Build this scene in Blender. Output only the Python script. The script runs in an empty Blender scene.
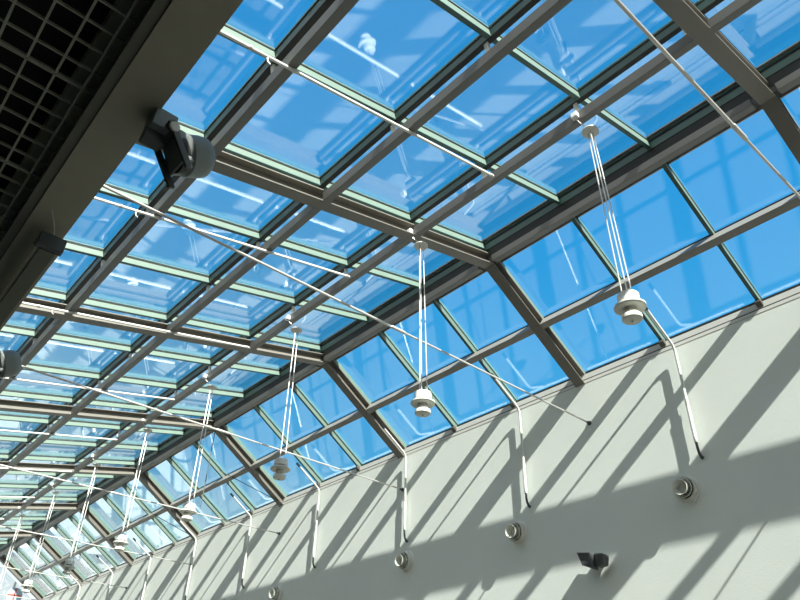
import bpy, math, random
from mathutils import Vector, Matrix
random.seed(7)
D = bpy.data; SC = bpy.context.scene; COL = SC.collection
H = 7.01                      # height of the ridge underside above the floor
BAY = 3.6; Y0 = 0.937         # rafter spacing, near edge of the first rafter in view
XW = 1.7095                    # inner face of the plastered wall
M_, K_ = 0.21667, 0.64925
UP = Vector((0, 0, 1))

# ------------------------------------------------------------------ materials
def new_mat(name):
    m = D.materials.new(name); m.use_nodes = True
    nt = m.node_tree; nt.nodes.clear()
    out = nt.nodes.new('ShaderNodeOutputMaterial')
    return m, nt, out

def paint(name, col, rough=.5, metal=0., var=.06, scale=6., bump=0., spec=.5, bscale=60.):
    m, nt, out = new_mat(name); N = nt.nodes; L = nt.links
    b = N.new('ShaderNodeBsdfPrincipled'); L.new(b.outputs[0], out.inputs[0])
    b.inputs['Roughness'].default_value = rough; b.inputs['Metallic'].default_value = metal
    b.inputs['Specular IOR Level'].default_value = spec
    g = N.new('ShaderNodeNewGeometry')
    no = N.new('ShaderNodeTexNoise'); no.inputs['Scale'].default_value = scale; no.inputs['Detail'].default_value = 4
    L.new(g.outputs['Position'], no.inputs['Vector'])
    r = N.new('ShaderNodeValToRGB')
    r.color_ramp.elements[0].position = .3; r.color_ramp.elements[1].position = .7
    r.color_ramp.elements[0].color = (*[c * (1 - var) for c in col], 1)
    r.color_ramp.elements[1].color = (*[min(1, c * (1 + var)) for c in col], 1)
    L.new(no.outputs['Fac'], r.inputs[0]); L.new(r.outputs[0], b.inputs['Base Color'])
    if bump:
        n2 = N.new('ShaderNodeTexNoise'); n2.inputs['Scale'].default_value = bscale; n2.inputs['Detail'].default_value = 3
        L.new(g.outputs['Position'], n2.inputs['Vector'])
        bp = N.new('ShaderNodeBump'); bp.inputs['Strength'].default_value = bump; bp.inputs['Distance'].default_value = .004
        L.new(n2.outputs['Fac'], bp.inputs['Height']); L.new(bp.outputs[0], b.inputs['Normal'])
    return m

def glass(name, tint, r0, rmax=.9, power=5.):
    m, nt, out = new_mat(name); N = nt.nodes; L = nt.links
    t = N.new('ShaderNodeBsdfTransparent'); t.inputs[0].default_value = (*tint, 1)
    gl = N.new('ShaderNodeBsdfGlossy'); gl.inputs['Roughness'].default_value = 0.0; gl.inputs[0].default_value = (1, 1, 1, 1)
    geo = N.new('ShaderNodeNewGeometry')
    dot = N.new('ShaderNodeVectorMath'); dot.operation = 'DOT_PRODUCT'
    L.new(geo.outputs['Normal'], dot.inputs[0]); L.new(geo.outputs['Incoming'], dot.inputs[1])
    def mth(op, a, b=None):
        n = N.new('ShaderNodeMath'); n.operation = op
        if isinstance(a, (int, float)): n.inputs[0].default_value = a
        else: L.new(a, n.inputs[0])
        if b is not None:
            if isinstance(b, (int, float)): n.inputs[1].default_value = b
            else: L.new(b, n.inputs[1])
        return n.outputs[0]
    c = mth('ABSOLUTE', dot.outputs['Value'])
    f = mth('POWER', mth('SUBTRACT', 1.0, c), power)
    f = mth('ADD', mth('MULTIPLY', f, rmax - r0), r0)
    mix = N.new('ShaderNodeMixShader'); L.new(f, mix.inputs[0])
    L.new(t.outputs[0], mix.inputs[1]); L.new(gl.outputs[0], mix.inputs[2]); L.new(mix.outputs[0], out.inputs[0])
    return m

MT = dict(
    steel=paint('warm_grey_steel_paint', (.175, .163, .14), .42, 0., .05, 3, spec=.5),
    midp=paint('sunlit_steel_paint', (.30, .29, .26), .45, 0., .05, 3),  # purlin grey lightened to imitate sun on the steep-slope purlin
    purlin=paint('grey_steel_paint', (.165, .16, .15), .45, 0., .05, 3),
    green=paint('pale_green_aluminium', (.16, .225, .185), .4, .0, .04, 4),
    teal=paint('shaded_green_aluminium', (.06, .13, .12), .38, .0, .05, 4),  # the green aluminium darkened to stand for its unlit faces
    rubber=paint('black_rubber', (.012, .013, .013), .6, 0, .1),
    white=paint('white_enamel', (.74, .74, .70), .4, 0, .03),
    offwhite=paint('cream_enamel', (.66, .67, .60), .42, 0, .04),
    chrome=paint('brushed_metal', (.6, .58, .54), .35, .4, .05, 20),
    cable=paint('steel_cable', (.7, .68, .64), .35, .5, .05),
    dark=paint('charcoal_paint', (.075, .085, .085), .5, 0, .08),
    spotgrey=paint('slate_grey_paint', (.19, .22, .215), .45, 0, .05, 8),
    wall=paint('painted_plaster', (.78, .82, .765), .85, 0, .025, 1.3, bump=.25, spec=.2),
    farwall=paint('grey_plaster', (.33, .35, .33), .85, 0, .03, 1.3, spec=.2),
    floor=paint('dark_stone_floor', (.105, .10, .09), .5, 0, .06, 1.0),
    soffit=paint('olive_grey_board', (.36, .34, .26), .75, 0, .04, 5),
    lip=paint('dark_board_edge', (.15, .15, .12), .7, 0, .04, 5),
    grille=paint('dark_grille_metal', (.38, .38, .31), .55, 0, .05, 5),
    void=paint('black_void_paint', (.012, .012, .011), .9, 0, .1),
    brown=paint('brown_bracket', (.10, .085, .07), .5, 0, .05),
    red=paint('red_paint', (.6, .12, .1), .5, 0, .05),
    lens=paint('lamp_lens', (.5, .5, .47), .15, 0, .03),
    bluepane=paint('frosted_blue_pane', (.45, .62, .75), .25, 0, .05),
)
MT['glass'] = glass('roof_glass', (.94, .97, .975), .115, .9, 2.5)

# ------------------------------------------------------------------ mesh helpers
class MB:
    def __init__(s): s.v = []; s.f = []
    def add(s, vs, fs):
        o = len(s.v); s.v += [Vector(v) for v in vs]; s.f += [tuple(i + o for i in f) for f in fs]; return s
    def hexa(s, c):
        return s.add(c, [(0, 3, 2, 1), (4, 5, 6, 7), (0, 1, 5, 4), (1, 2, 6, 5), (2, 3, 7, 6), (3, 0, 4, 7)])
    def box(s, x0, x1, y0, y1, z0, z1):
        return s.hexa([(x0, y0, z0), (x1, y0, z0), (x1, y1, z0), (x0, y1, z0), (x0, y0, z1), (x1, y0, z1), (x1, y1, z1), (x0, y1, z1)])
    def fbox(s, F, s0, s1, y0, y1, n0, n1, k0=0., k1=0.):
        # box in a roof frame F(s, y, n); k0/k1 mitre the ends with n
        return s.hexa([F(s0 + k0 * n0, y0, n0), F(s1 + k1 * n0, y0, n0), F(s1 + k1 * n0, y1, n0), F(s0 + k0 * n0, y1, n0),
                       F(s0 + k0 * n1, y0, n1), F(s1 + k1 * n1, y0, n1), F(s1 + k1 * n1, y1, n1), F(s0 + k0 * n1, y1, n1)])
    def tube(s, pts, r, seg=10, cap=True):
        pts = [Vector(p) for p in pts]; n = len(pts); o = len(s.v)
        rr = r if isinstance(r, (list, tuple)) else [r] * n
        t0 = (pts[1] - pts[0]).normalized()
        a = t0.orthogonal().normalized()
        for i, p in enumerate(pts):
            t = ((pts[min(i + 1, n - 1)] - pts[i]).normalized() + (pts[i] - pts[max(i - 1, 0)]).normalized()) if 0 < i < n - 1 else \
                (pts[min(i + 1, n - 1)] - pts[max(i - 1, 0)])
            t.normalize(); a = (a - t * a.dot(t)).normalized(); b = t.cross(a)
            for k in range(seg):
                w = 2 * math.pi * k / seg
                s.v.append(p + (a * math.cos(w) + b * math.sin(w)) * rr[i])
        for i in range(n - 1):
            for k in range(seg):
                k2 = (k + 1) % seg
                s.f.append((o + i * seg + k, o + i * seg + k2, o + (i + 1) * seg + k2, o + (i + 1) * seg + k))
        if cap:
            s.f.append(tuple(o + k for k in reversed(range(seg)))); s.f.append(tuple(o + (n - 1) * seg + k for k in range(seg)))
        return s
    def lathe(s, prof, c=(0, 0, 0), axis=(0, 0, 1), seg=28):
        ax = Vector(axis).normalized(); a = ax.orthogonal().normalized(); b = ax.cross(a); c = Vector(c); o = len(s.v)
        for r, h in prof:
            for k in range(seg):
                w = 2 * math.pi * k / seg
                s.v.append(c + ax * h + (a * math.cos(w) + b * math.sin(w)) * max(r, 1e-5))
        n = len(prof)
        for i in range(n - 1):
            for k in range(seg):
                k2 = (k + 1) % seg
                s.f.append((o + i * seg + k, o + i * seg + k2, o + (i + 1) * seg + k2, o + (i + 1) * seg + k))
        s.f.append(tuple(o + k for k in reversed(range(seg)))); s.f.append(tuple(o + (n - 1) * seg + k for k in range(seg)))
        return s
    def mesh(s, name, mat, smooth=False):
        me = D.meshes.new(name); me.from_pydata([tuple(v) for v in s.v], [], s.f); me.update()
        import bmesh
        bm = bmesh.new(); bm.from_mesh(me); bmesh.ops.recalc_face_normals(bm, faces=bm.faces); bm.to_mesh(me); bm.free()
        me.materials.append(mat)
        if smooth:
            for p in me.polygons: p.use_smooth = True
            try: me.set_sharp_from_angle(angle=math.radians(35))
            except Exception: pass
        return me
    def build(s, name, mat, parent=None, loc=None, smooth=False, bevel=0.):
        o = D.objects.new(name, s.mesh(name, MT[mat] if isinstance(mat, str) else mat, smooth)); COL.objects.link(o)
        if parent: o.parent = parent
        if loc is not None: o.location = loc
        if bevel:
            b = o.modifiers.new('edge', 'BEVEL'); b.width = bevel; b.segments = 2; b.limit_method = 'ANGLE'
        return o

def tag(o, label=None, cat=None, group=None, kind=None):
    if label: o['label'] = label
    if cat: o['category'] = cat
    if group: o['group'] = group
    if kind: o['kind'] = kind
    return o
def thing(name, loc, label, cat, group=None):
    o = D.objects.new(name, None); COL.objects.link(o); o.location = loc; o.empty_display_size = .1
    return tag(o, label, cat, group)
kids = {}
def copy_tree(o, loc=None, label=None, group=None):
    c = o.copy(); COL.objects.link(c)
    if 'placed' in c: del c['placed']
    if loc is not None: c.location = loc
    if label: c['label'] = label
    if group: c['group'] = group
    for ch in o.children:
        d = ch.copy(); COL.objects.link(d); d.parent = c
        for g in ch.children:
            e = g.copy(); COL.objects.link(e); e.parent = d
    return c
def struct(o): o['kind'] = 'structure'; return o

ORD = ['first', 'second', 'third', 'fourth', 'fifth', 'sixth', 'seventh', 'eighth', 'ninth', 'tenth', 'eleventh', 'twelfth', 'thirteenth',
       'fourteenth', 'fifteenth', 'sixteenth', 'seventeenth', 'eighteenth', 'nineteenth', 'twentieth', 'twenty-first', 'twenty-second', 'twenty-third']
def nth(i, what):          # i = 0 is the nearest one in the picture; negatives lie overhead, behind the camera's frame
    if i >= 0: return f'{ORD[i]} {what} counted from the near end'
    return f'{ORD[-i - 1]} {what} behind the viewer'
def bay_name(b):
    return f'the {ORD[b]} bay' if b >= 0 else f'the {ORD[-b - 1]} overhead bay'

# roof frames: s runs down-left to up-right (main) / from the ridge down to the wall (slope), n is normal to the glass
LM = math.hypot(1, M_); SU = Vector((1, 0, M_)) / LM; NU = Vector((-M_, 0, 1)) / LM
LS = math.hypot(1, K_); SD = Vector((1, 0, -K_)) / LS; SN = Vector((K_, 0, 1)) / LS
def FM(s, y, n): return SU * s + NU * n + Vector((0, y, 0))
def FS(s, y, n): return SD * s + SN * n + Vector((0, y, 0))
MIT = math.tan((math.atan(M_) + math.atan(K_)) / 2)
K0, K1 = -3, 7               # rafters k = K0..K1
def ry(k): return Y0 + BAY * k
SC_ = (-3.977, -2.655, -1.355)      # purlin centres on the shallow slope
S_EDGE = -5.20
N_B, N_G = .228, .312        # glazing bar underside / glass on the shallow slope
M_B, M_G = .13, .205        # the same on the steep slope
S_MID = 1.052; S_EAVE = 2.02

# ------------------------------------------------------------------ rafters
def ibeam(F, s0, s1, k0, k1, h=.15, w=.15, tf=.014, tw=.012):
    m = MB()
    m.fbox(F, s0, s1, 0, w, 0, tf, k0, k1); m.fbox(F, s0, s1, 0, w, h - tf, h, k0, k1)
    m.fbox(F, s0, s1, w / 2 - tw / 2, w / 2 + tw / 2, tf, h - tf, k0, k1)
    return m
raf = thing('steel_rafter', (0, ry(0), H), 'x', 'roof beam')
ibeam(FM, S_EDGE + .1, 0, 0, MIT).build('shallow_arm', 'steel', raf, bevel=.0025)
ibeam(FS, 0, 2.034, -MIT, 0).build('steep_arm', 'steel', raf, bevel=.0025)
pl = MB(); pl.fbox(FM, -.012, .0, .0, .15, .014, .136, 0, MIT); pl.build('ridge_joint_plate', 'steel', raf)
cl = MB(); cl.fbox(FM, -.06, -.012, -.045, 0, .01, .075); cl.fbox(FM, -.06, -.012, .15, .195, .01, .075)
cl.build('purlin_cleat', 'dark', raf)
for yy in (-.02, .17):
    bt = MB(); bt.lathe([(.011, 0), (.011, .012)], FM(-.036, yy, .010), -NU, 8); bt.build('bolt', 'dark', raf)
RW = ['touching the top right corner of the picture', 'whose ridge joint has a pendant canopy close on its left', 'crossing mid-height of the picture',
      'with a dark cable hanging at its ridge', 'fourth back from the corner', 'fifth back from the corner', 'sixth back from the corner', 'closing the far end of the roof']
for k in range(K0, K1 + 1):
    lab = f'brown-grey bent steel rafter, {nth(k, "rafter")}' if k < 0 else f'brown-grey bent steel rafter, {nth(k, "one")}'
    if k == 0: raf['label'] = lab; raf['group'] = 'bent steel rafters'; first = raf
    else: copy_tree(raf, (0, ry(k), H), lab, 'bent steel rafters')

# ------------------------------------------------------------------ purlins (one per bay and line)
def purlin(F, s, label, group, cw=.088, ch=.096, gap=0., cleats=False, nb=N_B, mat='purlin', knob='offwhite'):
    t = thing('purlin', (0, 0, H), label, 'roof beam', group)
    m = MB(); m.fbox(F, s - cw / 2, s + cw / 2, .15 + gap, BAY - gap, 0, ch); m.build('beam', mat, t, bevel=.003)
    for j in range(3):
        yy = .052 + 1.2 * j + (.13 if j == 0 else .06)
        q = MB(); q.fbox(F, s - .016, s + .016, yy - .02, yy + .02, ch, nb); q.fbox(F, s - .03, s + .03, yy - .03, yy + .03, ch, ch + .012)
        q.build('standoff', knob, t)
    return t
lines = [(FM, SC_[2], 'upper line of the shallow slope', N_B), (FM, SC_[1], 'middle line of the shallow slope', N_B),
         (FM, SC_[0], 'lowest line of the shallow slope', N_B)]
for F, s, what, nb in lines:
    base = purlin(F, s, 'x', 'purlins of the shallow roof slope', nb=nb)
    for b in range(K0, K1):
        lab = f'grey box purlin, {what}, in {bay_name(b)}'
        if b == K0: base.location = (0, ry(b), H); base['label'] = lab
        else: copy_tree(base, (0, ry(b), H), lab)
# ridge purlin
base = thing('ridge_purlin', (0, 0, H), 'x', 'roof beam', 'ridge purlins')
m = MB(); m.fbox(FM, -.078, .026, .15 + .045, BAY - .045, 0, .080); m.build('beam', 'purlin', base, bevel=.003)
m = MB(); m.fbox(FM, -.05, .02, .15, BAY, .085, .205); m.build('seal', 'rubber', base)
for b in range(K0, K1):
    lab = f'grey box purlin under the ridge in {bay_name(b)}'
    if b == K0: base.location = (0, ry(b), H); base['label'] = lab
    else: copy_tree(base, (0, ry(b), H), lab)
base = purlin(FS, S_MID, 'x', 'purlins halfway down the steep slope', .088, .138, nb=M_G - .006, mat='midp')
for b in range(K0, K1):
    lab = f'grey box purlin halfway down the steep slope in {bay_name(b)}'
    if b == K0: base.location = (0, ry(b), H); base['label'] = lab
    else: copy_tree(base, (0, ry(b), H), lab)

# ------------------------------------------------------------------ glazing bars along the building
def lbar(F, s, w, n0, n1, mat, gasket=.012):
    m = MB(); m.fbox(F, s - w / 2, s + w / 2, 0, BAY, n0, n1 - .012)
    return m
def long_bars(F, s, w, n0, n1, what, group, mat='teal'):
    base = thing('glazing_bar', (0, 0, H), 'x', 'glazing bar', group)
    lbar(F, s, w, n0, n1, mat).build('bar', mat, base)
    q = MB(); q.fbox(F, s - w / 2, s + w / 2, 0, BAY, n0 - .006, n0); q.build('shade_strip', 'rubber', base)  # black strip painting in the shade on the bar's underside
    q = MB(); q.fbox(F, s - w / 2 - .008, s + w / 2 + .008, 0, BAY, n1 - .012, n1 - .004); q.build('gasket', 'rubber', base)
    q = MB(); q.fbox(F, s - w / 2, s + w / 2, 0, BAY, n1 + .016, n1 + .028); q.build('cap', mat, base)
    for b in range(K0, K1):
        lab = f'dark glazing bar {what} in {bay_name(b)}'
        if b == K0: base.location = (0, ry(b), H); base['label'] = lab
        else: copy_tree(base, (0, ry(b), H), lab)
G1 = 'long glazing bars of the shallow slope'
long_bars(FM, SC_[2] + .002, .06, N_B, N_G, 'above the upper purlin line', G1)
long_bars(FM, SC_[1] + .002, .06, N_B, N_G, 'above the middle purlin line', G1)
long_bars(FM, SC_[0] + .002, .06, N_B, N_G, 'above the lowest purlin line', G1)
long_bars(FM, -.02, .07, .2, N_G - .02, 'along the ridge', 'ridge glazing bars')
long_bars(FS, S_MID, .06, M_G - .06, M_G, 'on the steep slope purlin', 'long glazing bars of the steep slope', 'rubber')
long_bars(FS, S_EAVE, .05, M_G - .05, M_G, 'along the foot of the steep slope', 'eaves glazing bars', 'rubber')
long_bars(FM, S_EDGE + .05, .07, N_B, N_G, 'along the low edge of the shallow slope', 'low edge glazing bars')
# ridge cap outside
base = thing('roof_flashing', (0, 0, H), 'x', 'flashing', 'ridge flashings')
m = MB(); m.fbox(FM, -.09, .03, 0, BAY, N_G + .02, N_G + .03); m.hexa([FM(.03, 0, N_G + .02), FM(.03, BAY, N_G + .02), FS(.09, BAY, M_G + .02), FS(.09, 0, M_G + .02), FM(.03, 0, N_G + .03), FM(.03, BAY, N_G + .03), FS(.10, BAY, M_G + .03), FS(.10, 0, M_G + .03)]); m.build('folded_sheet', 'purlin', base)
for b in range(K0, K1):
    lab = f'folded grey metal flashing over the ridge, {bay_name(b)}'
    if b == K0: base.location = (0, ry(b), H); base['label'] = lab
    else: copy_tree(base, (0, ry(b), H), lab)

# ------------------------------------------------------------------ cross glazing bars (one per joint and slope) and panes
NJ0, NJ1 = 3 * K0, 3 * K1
def jy(j): return Y0 + .058 + 1.2 * j
def joint_name(j):
    k, r = divmod(j, 3)
    if r == 0: return f'over the {ORD[k]} rafter' if k >= 0 else f'over the {ORD[-k - 1]} overhead rafter'
    return f'{"nearer" if r == 1 else "farther"} one inside {bay_name(k)}'
del_later = []
def cross_bars(F, s0, s1, w, n0, n1, what, group, k0, k1, end_block=None, sit=False):
    base = thing('cross_glazing_bar', (0, 0, H), 'x', 'glazing bar', group)
    m = MB(); m.fbox(F, s0, s1, -w / 2, w / 2, n0, n1 - .012, k0, k1); m.build('bar', 'green', base)
    q = MB(); q.fbox(F, s0, s1, -w / 2 - .007, w / 2 + .007, n1 - .012, n1 - .004, k0, k1); q.build('gasket', 'rubber', base)
    q = MB(); q.fbox(F, s0, s1, -w / 2 + .002, w / 2 - .002, n1 + .014, n1 + (.045 if sit else .026), k0, k1); q.build('cap', 'teal', base)
    q = MB(); q.fbox(F, s0, s1, -w / 2 + .0, w / 2 - .0, n0 - .006, n0, k0, k1); q.build('shade_strip', 'teal', base)  # darker colour stands in for the bar's shaded underside
    if end_block:
        q = MB(); q.fbox(F, end_block, end_block + .075, -.034, .034, n0 - .05, n0); q.build('foot_bracket', 'brown', base, bevel=.004)
    for j in range(NJ0, NJ1 + 1):
        lab = f'pale green glazing bar across the {what}, {joint_name(j)}'
        if sit and j % 3 == 0: continue
        if 'placed' not in base: base.location = (0, jy(j) - (.02 if sit else 0), H); base['label'] = lab; base['placed'] = 1; del_later.append(base)
        else: copy_tree(base, (0, jy(j) - (.02 if sit else 0), H), lab)
    if sit:          # over the rafters the bar is only a thin strip on top of the flange
        b2 = thing('cross_glazing_bar', (0, 0, H), 'x', 'glazing bar', group + ' over rafters')
        m = MB(); m.fbox(F, s0, s1, -.055, .055, .151, n1 - .004, k0, k1); m.build('bar', 'green', b2)
        q = MB(); q.fbox(F, s0, s1, -w / 2 + .002, w / 2 - .002, n1 + .014, n1 + .045, k0, k1); q.build('cap', 'teal', b2)
        for j in range(NJ0, NJ1 + 1, 3):
            lab = f'thin pale green glazing strip on the {what}, {joint_name(j)}'
            if j == NJ0: b2.location = (0, jy(j), H); b2['label'] = lab
            else: copy_tree(b2, (0, jy(j), H), lab)
cross_bars(FM, S_EDGE + .02, -.02, .046, N_B + .002, N_G, 'shallow slope', 'cross glazing bars of the shallow slope', 0, 0)
cross_bars(FS, .04, S_EAVE - .02, .042, M_B, M_G, 'steep slope', 'cross glazing bars of the steep slope', 0, 0, 1.925, True)

def panes(F, s0, s1, n, what, group, n_t=.012):
    w = 1.2
    base = MB(); base.fbox(F, s0, s1, .006, w - .006, n, n + n_t)
    o = base.build('glass_pane', MT['glass']); tag(o, 'x', 'glass pane', group)
    for j in range(NJ0, NJ1):
        b, r = divmod(j, 3)
        pos = ('near', 'middle', 'far')[r]
        lab = f'pane {what}, {pos} one in {bay_name(b)}'
        c = o if j == NJ0 else o.copy()
        if j != NJ0: COL.objects.link(c)
        c.location = (0, jy(j), H); c['label'] = lab
G2 = 'glass panes of the shallow slope'
ed = [S_EDGE + .05, SC_[0], SC_[1], SC_[2], -.045]
nm = ["at the low edge of the shallow roof", "in the shallow roof's lower middle row", "in the shallow roof's upper middle row", "beside the ridge on the shallow roof"]
for c in range(4):
    panes(FM, ed[c] + .006, ed[c + 1] - .006, N_G, nm[c], G2)
panes(FS, .085, S_MID - .006, M_G, 'in the steep roof upper row', 'glass panes of the steep slope')
panes(FS, S_MID + .006, S_EAVE - .0, M_G, 'in the steep roof lower row', 'glass panes of the steep slope')

# ------------------------------------------------------------------ the hall
YN, YF = ry(K0) - .3, ry(K1) + .45
XL = -13.
m = MB(); m.box(XW, XW + .4, YN, YF + .3, 0, H - 1.092); w = struct(m.build('wall_right', 'wall'))
m = MB(); m.box(XW - .003, XW + .0, YN, YF, H - 1.098, H - 1.092); struct(m.build('trim_1', 'soffit'))
m = MB(); m.box(XW + .0, XW + .07, YN, YF, H - 1.092, H - 1.052); struct(m.build('trim_2', 'white'))
m = MB(); m.box(XW + .008, XW + .07, YN, YF, H - 1.052, H - 1.034); struct(m.build('trim_7', 'rubber'))
m = MB(); m.box(XW + .018, XW + .07, YN, YF, H - 1.036, H - .957); struct(m.build('trim_3', 'white'))
m = MB(); m.box(XW + .045, XW + .07, YN, YF, H - .957, H - .91); struct(m.build('trim_8', 'rubber'))
m = MB(); m.box(XL, XW + .4, YN, YF, -.2, 0); struct(m.build('floor', 'floor'))
m = MB(); m.box(XL - .2, XL, YN, YF, 0, H - 1.9); struct(m.build('wall_left', 'soffit'))
m = MB(); m.box(XL, XW + .4, YN - .2, YN, 0, H - 1.2); struct(m.build('wall_near', 'soffit'))
# far gable wall follows the roof line
ts = [(XL, 0), (XW + .4, 0), (XW + .4, H - 2.6), (XL, H - 2.6)]
m = MB(); n = len(ts)
m.add([(x, YF, z) for x, z in ts] + [(x, YF + .25, z) for x, z in ts], [tuple(range(n)), tuple(range(2 * n - 1, n - 1, -1))] + [(i, (i + 1) % n, n + (i + 1) % n, n + i) for i in range(n)])
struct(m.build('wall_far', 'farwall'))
# upstand that carries the low edge of the glass roof, bulkhead below it, slab over the grille
m = MB(); m.box(-5.22, -5.12, YN, YF, H - 2.2, H - .90); struct(m.build('trim_4', 'soffit'))
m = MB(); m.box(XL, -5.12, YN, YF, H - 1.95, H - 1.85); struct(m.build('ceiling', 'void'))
m = MB(); m.box(-5.045, -4.795, YN, YF, H - 2.4, H - 2.12); m.box(-5.12, -4.95, YN, YF, H - 2.2, H - 2.12); bh = struct(m.build('trim_5', 'soffit'))
m = MB(); m.box(-5.105, -5.046, YN, YF, H - 2.39, H - 2.2); struct(m.build('trim_6', 'lip'))

# ------------------------------------------------------------------ egg-crate grille, 0.15 m cells, in 0.6 m wide panels
PW, PL = .6, .9
def grille_panel(xr=0.):
    m = MB(); zt = H - 2.3; g = .15; dz = .022
    for i in range(5):
        x = -i * g; ww = .0065
        m.box(x - ww, x + ww, -.0, PL - .006, 0, dz)
    for j in range(7):
        y = j * g; ww = .0045
        y = min(max(y, ww), PL - .006 - ww)
        m.box(-PW, xr, y - ww, y + ww, .002, dz - .002)
    return m
gp = grille_panel().build('ceiling_grille_panel', 'grille'); ge = grille_panel(.056).mesh('edge_grille', MT['grille'])
tag(gp, 'dark open-cell grille panel of the lowered ceiling beside the bulkhead', 'ceiling panel', 'egg-crate grille panels')
gx = -5.113; gyo = 3.095 - PL * 3
i = 0
for r in range(0, 6):
    for c in range(0, 9):
        o = gp if i == 0 else gp.copy()
        if i: COL.objects.link(o)
        o.location = (gx + .0 - c * (PW + .0) - .05, gyo + r * PL, H - 2.3); i += 1
        if c == 0: o.data = ge
        if c * PW > 1.9: o['label'] = 'dark open-cell grille panel deeper inside the lowered ceiling'; o['group'] = 'inner egg-crate grille panels'
# plenum ducts seen through the cells

# ------------------------------------------------------------------ tie rods across the hall
ROD_Z = -1.66
rod = thing('tie_rod', (XW, 0, H + ROD_Z), 'x', 'tie rod', 'tie rods across the hall')
MB().tube([(0, 0, 0), (-3.18, 0, 0)], .011, 10).build('upper_rod', 'chrome', rod, smooth=True)
MB().tube([(-3.34, 0, 0), (-6.86, 0, 0)], .013, 10).build('lower_rod', 'chrome', rod, smooth=True)
MB().lathe([(.011, 0), (.018, .01), (.018, .19), (.011, .2)], (-3.16, 0, 0), (-1, 0, 0), 12).build('turnbuckle', 'chrome', rod, smooth=True)
MB().lathe([(.03, 0), (.03, .01), (.016, .02), (.016, .06)], (0, 0, 0), (-1, 0, 0), 16).build('wall_anchor', 'dark', rod, smooth=True)
for k in range(0, 7):
    yy = ry(k) + .02
    lab = f'thin steel tie rod running to the wall under the {ORD[k]} rafter'
    if k == 0: rod.location = (XW, yy, H + ROD_Z); rod['label'] = lab
    else: copy_tree(rod, (XW, yy, H + ROD_Z), lab)

# ------------------------------------------------------------------ electrical conduits under the shallow slope
cd = thing('conduit', (0, 0, H), 'x', 'conduit', 'conduits under the shallow slope')
MB().tube([FM(-5.0, -.085, -.018), FM(-1.47, 0, -.018)], .0145, 10).build('tube', 'white', cd, smooth=True)
for s in (-4.35, -3.955, -2.63, -1.5):
    q = MB(); q.lathe([(.02, -.012), (.02, .012)], FM(s, (s + 1.47) * .024, -.018), SU, 12); q.build('clip', 'chrome', cd, smooth=True)
q = MB(); q.tube([FM(-4.2, -.065, -.03), FM(-4.2, -.065, -.07), FM(-4.18, -.065, -.09)], .008, 8); q.build('hook', 'chrome', cd, smooth=True)
for i in range(9):
    yy = 3.27 + 2.4 * i
    lab = f'thin white conduit under the shallow slope, {nth(i, "one")}'
    if i == 0: cd.location = (0, yy, H); cd['label'] = lab
    else: copy_tree(cd, (0, yy, H), lab)

# ------------------------------------------------------------------ pendant lamps
XP = -1.281; ZC = -.435; ZT = -2.315
pd = thing('pendant_lamp', (XP, 0, H), 'x', 'lamp', 'pendant lamps in a row')
q = MB(); q.lathe([(.05, 0), (.078, -.006), (.08, -.018), (.076, -.024)], (0, .05, ZC + .02)); q.build('canopy', 'chrome', pd, smooth=True)
jb = MB(); jb.box(-.15, -.10, .075, .14, -.29, -.225)
jbo = jb.build('junction_box', 'white', pd, bevel=.006)
q = MB(); q.tube([(-.12, .11, -.285), (-.09, .10, -.32), (0, .05, ZC + .02)], .005, 6)
q.build('suspension_wire', 'cable', pd)
for a in (90, 210, 330):
    c, s_ = math.cos(math.radians(a)) * .043, math.sin(math.radians(a)) * .043
    MB().tube([(c * .6, s_ * .6 + .05, ZC), (c, s_, ZT)], .0055, 6).build('cable', 'cable', pd)
MB().lathe([(.02, .0), (.080, .0), (.084, -.005), (.084, -.068), (.079, -.073), (.05, -.073)], (0, 0, ZT)).build('housing', 'white', pd, smooth=True)
MB().lathe([(.055, 0), (.055, -.04)], (0, 0, ZT - .072)).build('neck', 'dark', pd, smooth=True)
MB().lathe([(.055, .0), (.112, -.006), (.121, -.012), (.121, -.026), (.112, -.034), (.07, -.036), (.05, -.03)], (0, 0, ZT - .092)).build('reflector', 'offwhite', pd, smooth=True)
MB().lathe([(.05, 0), (.05, -.03), (.056, -.034), (.056, -.046), (.046, -.05), (.046, -.075)], (0, 0, ZT - .12)).build('lamp_holder', 'chrome', pd, smooth=True)
MB().lathe([(.05, 0), (.072, -.004), (.077, -.012), (.077, -.04), (.068, -.048), (.03, -.05), (.01, -.054), (.01, -.066)], (0, 0, ZT - .182)).build('lower_disc', 'offwhite', pd, smooth=True)
for i in range(10):
    yy = (2.15, 4.47, 6.99, 9.37)[i] if i < 4 else 2.13 + 2.4 * i
    lab = f'white ring pendant lamp on long wires, {nth(i, "lamp")}'
    if i == 0: pd.location = (XP, yy, H); pd['label'] = lab
    else: copy_tree(pd, (XP, yy, H), lab)

# ------------------------------------------------------------------ white window-gear tubes on the wall
OFF = .062
tb = thing('window_gear_tube', (XW, 0, H - 2.5), 'x', 'tube', 'window gear tubes on the wall')
kz = 2.5 - 1.13
def loc(x, z): return (x - XW, 0, z + 2.5)
p0 = Vector(loc(XW - OFF, -1.13)); top = Vector(loc(1.16, -1.13 + (XW - OFF - 1.16) * K_))
MB().tube([(-OFF, 0, .16), (-OFF, 0, .62)], .021, 12).build('lower_sleeve', 'white', tb, smooth=True)
MB().tube([(-OFF, 0, .60), (-OFF, 0, kz - .08), (-OFF - .008, 0, kz - .03), (-OFF - .04, 0, kz + .025), p0 + (top - p0) * .25, top], .0165, 12).build('upper_tube', 'white', tb, smooth=True)
MB().tube([(-OFF, 0, .18), (-OFF, 0, .1), (-OFF + .012, 0, .045), (-OFF + .035, 0, .01), (-.0, 0, 0)], [.015, .015, .015, .016, .02], 10).build('wall_foot', 'dark', tb, smooth=True)
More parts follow.
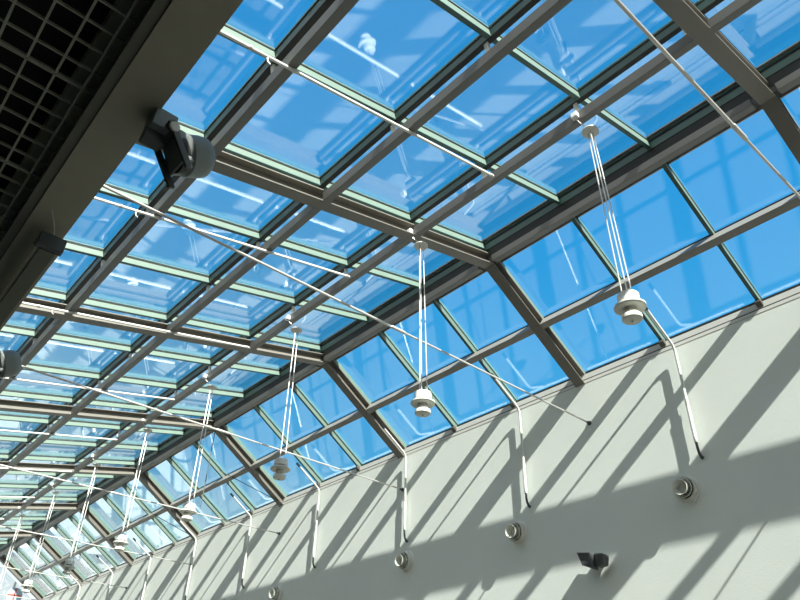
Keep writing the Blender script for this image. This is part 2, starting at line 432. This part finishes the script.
MB().tube([(-OFF, 0, .6), (-OFF, 0, .68)], .0235, 12).build('collar', 'chrome', tb, smooth=True)
MB().tube([top - (top - p0).normalized() * .0, top + (top - p0).normalized() * .09], .02, 10).build('end_grip', 'dark', tb, smooth=True)
for i in range(9):
    yy = 3.215 + 2.405 * i
    lab = f'white cranked tube from wall to roof glass, {nth(i, "tube")}'
    if i == 0: tb.location = (XW, yy, H - 2.5); tb['label'] = lab
    else: copy_tree(tb, (XW, yy, H - 2.5), lab)

# ------------------------------------------------------------------ round air nozzles on the wall
vt = thing('air_nozzle', (XW, 0, H - 2.79), 'x', 'air vent', 'round air nozzles on the wall')
MB().lathe([(.15, 0), (.15, .012), (.135, .02), (.12, .02), (.12, .0)], (0, 0, 0), (-1, 0, 0)).build('wall_flange', 'white', vt, smooth=True)
ax = Vector((-1, -.02, -.09))
def ring(ro, ri, h0, h1): return [(ri, h0), (ro, h0), (ro, h1), (ri, h1), (ri, h0)]
MB().lathe([(.12, 0), (.12, .07), (.128, .08), (.128, .09), (.114, .09), (.108, .02), (.03, .02)], (0, 0, 0), ax).build('outer_ring', 'offwhite', vt, smooth=True)
MB().lathe([(.07, .02), (.102, .022), (.102, .024), (.07, .024)], (0, 0, 0), ax).build('dark_throat', 'rubber', vt, smooth=True)
MB().lathe([(.08, .03), (.102, .11), (.109, .115), (.102, .12), (.095, .11), (.07, .04), (.02, .04)], (0, 0, 0), ax).build('middle_ring', 'offwhite', vt, smooth=True)
MB().lathe([(.05, .04), (.076, .15), (.086, .17), (.08, .175), (.068, .15), (.045, .09), (.0, .085)], (0, 0, 0), ax).build('nozzle_cup', 'offwhite', vt, smooth=True)
for i, yy in enumerate((3.46, 5.84, 8.02, 11.5)):
    lab = ('round white air nozzle on the shaded wall band, largest one at the right', 'round white air nozzle on the shaded wall band, second from the right',
           'round white air nozzle on the shaded wall band, third from the right', 'round white air nozzle on the wall, farthest, at the bottom edge')[i]
    if i == 0: vt.location = (XW, yy, H - 2.79); vt['label'] = lab
    else: copy_tree(vt, (XW, yy, H - 2.79), lab)

# ------------------------------------------------------------------ small wall projector
wp = thing('wall_spotlight', (XW, 4.66, H - 3.35), 'small dark grey double spotlight on the sunlit wall below the shadow band', 'spotlight')
MB().box(-.06, 0, -.05, .05, -.05, .05).build('mounting_box', 'dark', wp, bevel=.006)
q = MB(); q.hexa([(-.20, .0, -.11), (-.08, .0, -.11), (-.08, .13, -.05), (-.20, .13, -.05), (-.24, -.02, .06), (-.05, -.02, .06), (-.05, .16, .09), (-.24, .16, .09)])
q.build('head', 'dark', wp, bevel=.008)
q = MB(); q.hexa([(-.16, -.13, -.08), (-.05, -.13, -.08), (-.05, -.02, -.09), (-.16, -.02, -.09), (-.18, -.15, .04), (-.04, -.15, .04), (-.04, -.03, .07), (-.18, -.03, .07)])
q.build('rear_head', 'dark', wp, bevel=.02)
MB().box(-.215, -.205, .02, .12, -.06, .02).build('lens', 'dark', wp)

# ------------------------------------------------------------------ floodlights on the bulkhead
fl = thing('floodlight', (-4.805, 2.90, H - 2.43), 'x', 'floodlight', 'floodlights on the bulkhead')
MB().box(-.012, .115, -.07, .075, -.085, .045).build('mounting_box', 'spotgrey', fl, bevel=.004)
MB().box(-.02, .09, -.02, .06, -.15, -.085).build('cable_gland_box', 'dark', fl, bevel=.004)
q = MB()
q.hexa([(.055, -.115, -.055), (.085, -.115, -.03), (.25, -.115, -.29), (.215, -.115, -.305), (.055, -.095, -.055), (.085, -.095, -.03), (.25, -.095, -.29), (.215, -.095, -.305)])
q.hexa([(.055, .095, -.055), (.085, .095, -.03), (.25, .095, -.29), (.215, .095, -.305), (.055, .115, -.055), (.085, .115, -.03), (.25, .115, -.29), (.215, .115, -.305)])
q.hexa([(.055, -.1, -.06), (.075, -.1, -.04), (.075, .1, -.04), (.055, .1, -.06), (.105, -.1, -.1), (.125, -.1, -.08), (.125, .1, -.08), (.105, .1, -.1)])
q.build('yoke', 'dark', fl, bevel=.003)
MB().lathe([(.03, 0), (.03, .008), (.026, .012)], (.095, -.115, -.085), (0, -1, -.1), 20).build('pivot_disc', 'offwhite', fl, smooth=True)
axf = Vector((.86, .02, .5))
q = MB(); q.hexa([(.10, -.093, -.05), (.20, -.093, -.24), (.29, -.075, -.19), (.22, -.075, -.03), (.10, .093, -.05), (.20, .093, -.24), (.29, .075, -.19), (.22, .075, -.03)])
q.build('rear_housing', 'spotgrey', fl, bevel=.012)
MB().lathe([(.06, -.012), (.10, -.012), (.12, .012), (.122, .09), (.115, .13), (.09, .155), (.02, .162)], Vector((.212, 0, -.135)), axf, 32).build('drum', 'spotgrey', fl, smooth=True)
MB().lathe([(.06, -.05), (.104, -.05), (.104, -.012), (.06, -.012)], Vector((.212, 0, -.135)), axf, 32).build('rear_ring', 'rubber', fl, smooth=True)
fl['label'] = 'grey drum floodlight on the bulkhead, the larger nearer one'
copy_tree(fl, (-4.825, 6.40, H - 2.38), 'grey drum floodlight at the left picture edge, the smaller farther one')

# ------------------------------------------------------------------ linear lamp hung under the bulkhead
ll = thing('linear_lamp', (-4.86, 4.28, H - 2.56), 'long slim bronze batten lamp hung on a wire under the bulkhead', 'lamp')
q = MB(); q.hexa([(-.075, .02, .0), (.075, .02, .0), (.075, 3.0, .0), (-.075, 3.0, .0), (-.05, .02, .09), (.05, .02, .09), (.05, 3.0, .09), (-.05, 3.0, .09)])
q.build('body', 'soffit', ll, bevel=.004)
q = MB(); q.box(-.085, .085, 0, .06, -.006, .1); q.box(-.1, -.085, .01, .05, .0, .03); q.build('end_cap', 'dark', ll, bevel=.004)
MB().box(-.05, .05, .05, 2.98, -.012, 0).build('diffuser', 'lip', ll)
MB().tube([(-.19, -.25, .26), (-.13, -.2, .19), (-.06, -.12, .13), (-.02, -.03, .12), (.0, .03, .1)], .003, 6).build('supply_wire', 'cable', ll)

# ------------------------------------------------------------------ thin cables
sag = MB().tube([(0, 0, 0), (.0, 0, -1.48)], .008, 6).build('hanging_cable', 'dark', loc=(.05, 11.88, H - .02))
tag(sag, 'thin dark cable hanging straight down below the ridge at the fourth rafter', 'cable')
for i, kk in enumerate((3, 4)):
    a = FS(.80, 0, -.01); b = FS(1.95, 0, -.01)
    yy0, yy1 = ry(kk) + .9, ry(kk) - .0
    c = MB().tube([(0, 0, 0), (b.x - a.x, yy1 - yy0, b.z - a.z)], .007, 6).build('brace_cable', 'dark', loc=(a.x, yy0, H + a.z))
    tag(c, f'thin dark brace cable crossing the steep slope just beyond the {ORD[kk]} rafter', 'cable', 'brace cables')

# ------------------------------------------------------------------ glazed far gable with a small round sign
gv = [(XW, H - 2.6), (XW, H - 1.1), (0, H + .05), (-5.2, H - 1.05), (-5.2, H - 2.6)]
m = MB(); n = len(gv)
m.add([(x, YF + .05, z) for x, z in gv] + [(x, YF + .062, z) for x, z in gv], [tuple(range(n)), tuple(range(2 * n - 1, n - 1, -1))] + [(i, (i + 1) % n, n + (i + 1) % n, n + i) for i in range(n)])
g1 = struct(m.build('window_1', MT['glass']))
m = MB()
for x in (-4.0, -2.7, -1.35, .0, .86):
    zt = H + .02 + (M_ * x if x < 0 else -K_ * x)
    m.box(x - .03, x + .03, YF, YF + .1, H - 2.6, zt)
m.box(-5.2, XW, YF, YF + .1, H - 1.55, H - 1.49)
m.build('mullions', 'white', g1)
sg = thing('round_sign', (.92, YF - .06, H - .98), 'small pale round sign with a red cross at the far end gable', 'sign')
MB().lathe([(.001, 0), (.25, 0), (.25, .02), (.001, .02)], (0, 0, 0), (0, -1, 0), 28).build('disc', 'bluepane', sg, smooth=True)
MB().box(-.025, .025, -.03, -.02, -.22, .22).box(-.22, .22, -.03, -.02, -.02, .04).build('red_cross', 'red', sg)
# ------------------------------------------------------------------ camera
R = [[0.749476, -0.661552, 0.025181], [0.389774, 0.410193, -0.824511], [0.535128, 0.627766, 0.565286]]
cam = D.cameras.new('camera'); co = D.objects.new('camera', cam); COL.objects.link(co)
rt, dn, fw = (Vector(r) for r in R)
mw = Matrix((( rt.x, -dn.x, -fw.x, -5.425), (rt.y, -dn.y, -fw.y, 0.0), (rt.z, -dn.z, -fw.z, H - 5.387), (0, 0, 0, 1)))
co.matrix_world = mw
cam.sensor_width = 36; cam.lens = 686.0 * 36 / 800; cam.clip_start = .05; cam.clip_end = 500
SC.camera = co

# ------------------------------------------------------------------ sun and sky
sun = D.lights.new('sun', 'SUN'); so = D.objects.new('sun', sun); COL.objects.link(so)
sd = Vector((1, 3.52, -3.22)).normalized()
so.rotation_euler = sd.to_track_quat('-Z', 'Y').to_euler(); so.location = (0, 0, 20)
sun.energy = 21.0; sun.color = (1.0, .955, .87); sun.angle = math.radians(.53)

wo = D.worlds.new('sky'); SC.world = wo; wo.use_nodes = True
nt = wo.node_tree; nt.nodes.clear(); N = nt.nodes; L = nt.links
out = N.new('ShaderNodeOutputWorld'); bg = N.new('ShaderNodeBackground'); L.new(bg.outputs[0], out.inputs[0])
tc = N.new('ShaderNodeTexCoord'); sep = N.new('ShaderNodeSeparateXYZ'); L.new(tc.outputs['Generated'], sep.inputs[0])
ramp = N.new('ShaderNodeValToRGB'); L.new(sep.outputs['Z'], ramp.inputs[0])
cr = ramp.color_ramp
cr.elements[0].position = 0.0; cr.elements[0].color = (.95, 1.0, 1.0, 1)
cr.elements[1].position = 1.0; cr.elements[1].color = (.02, .30, .75, 1)
for p, c in ((.17, (.9, .98, 1.0)), (.25, (.45, .8, 1.0)), (.36, (.08, .52, .98)), (.6, (.03, .41, .9))):
    e = cr.elements.new(p); e.color = (*c, 1)
# clouds: scattered low ones ahead, an unseen bright bank added to lift wall shade
no = N.new('ShaderNodeTexNoise'); no.inputs['Scale'].default_value = 3.2; no.inputs['Detail'].default_value = 7; no.inputs['Roughness'].default_value = .6
mp = N.new('ShaderNodeMapping'); mp.inputs['Scale'].default_value = (1, 1, 2.2); L.new(tc.outputs['Generated'], mp.inputs[0]); L.new(mp.outputs[0], no.inputs['Vector'])
vd = N.new('ShaderNodeVectorMath'); vd.operation = 'DOT_PRODUCT'; L.new(tc.outputs['Generated'], vd.inputs[0]); vd.inputs[1].default_value = (.62, .55, .55)
mr = N.new('ShaderNodeMapRange'); L.new(vd.outputs['Value'], mr.inputs[0])
mr.inputs['From Min'].default_value = .1; mr.inputs['From Max'].default_value = .8; mr.inputs['To Min'].default_value = .30; mr.inputs['To Max'].default_value = -.12
mz = N.new('ShaderNodeMapRange'); L.new(sep.outputs['Z'], mz.inputs[0])
mz.inputs['From Min'].default_value = .12; mz.inputs['From Max'].default_value = .5; mz.inputs['To Min'].default_value = .03; mz.inputs['To Max'].default_value = 0
a1 = N.new('ShaderNodeMath'); a1.operation = 'ADD'; L.new(no.outputs['Fac'], a1.inputs[0]); L.new(mr.outputs[0], a1.inputs[1])
a2 = N.new('ShaderNodeMath'); a2.operation = 'ADD'; L.new(a1.outputs[0], a2.inputs[0]); L.new(mz.outputs[0], a2.inputs[1])
cm = N.new('ShaderNodeMapRange'); L.new(a2.outputs[0], cm.inputs[0]); cm.inputs['From Min'].default_value = .55; cm.inputs['From Max'].default_value = .78
mx = N.new('ShaderNodeMix'); mx.data_type = 'RGBA'; L.new(cm.outputs[0], mx.inputs['Factor']); L.new(ramp.outputs[0], mx.inputs['A'])
mx.inputs['B'].default_value = (1.15, 1.15, 1.14, 1)
L.new(mx.outputs['Result'], bg.inputs['Color']); bg.inputs['Strength'].default_value = 1.1

SC.view_settings.view_transform = 'Standard'; SC.view_settings.look = 'None'; SC.view_settings.exposure = 0.0; SC.view_settings.gamma = 1.0
SC.view_settings.use_curve_mapping = False
try:
    SC.cycles.max_bounces = 10; SC.cycles.transparent_max_bounces = 24; SC.cycles.diffuse_bounces = 6; SC.cycles.glossy_bounces = 5
    SC.cycles.use_denoising = True; SC.cycles.sample_clamp_indirect = 8
except Exception: pass
for o in del_later:
    if 'placed' in o: del o['placed']
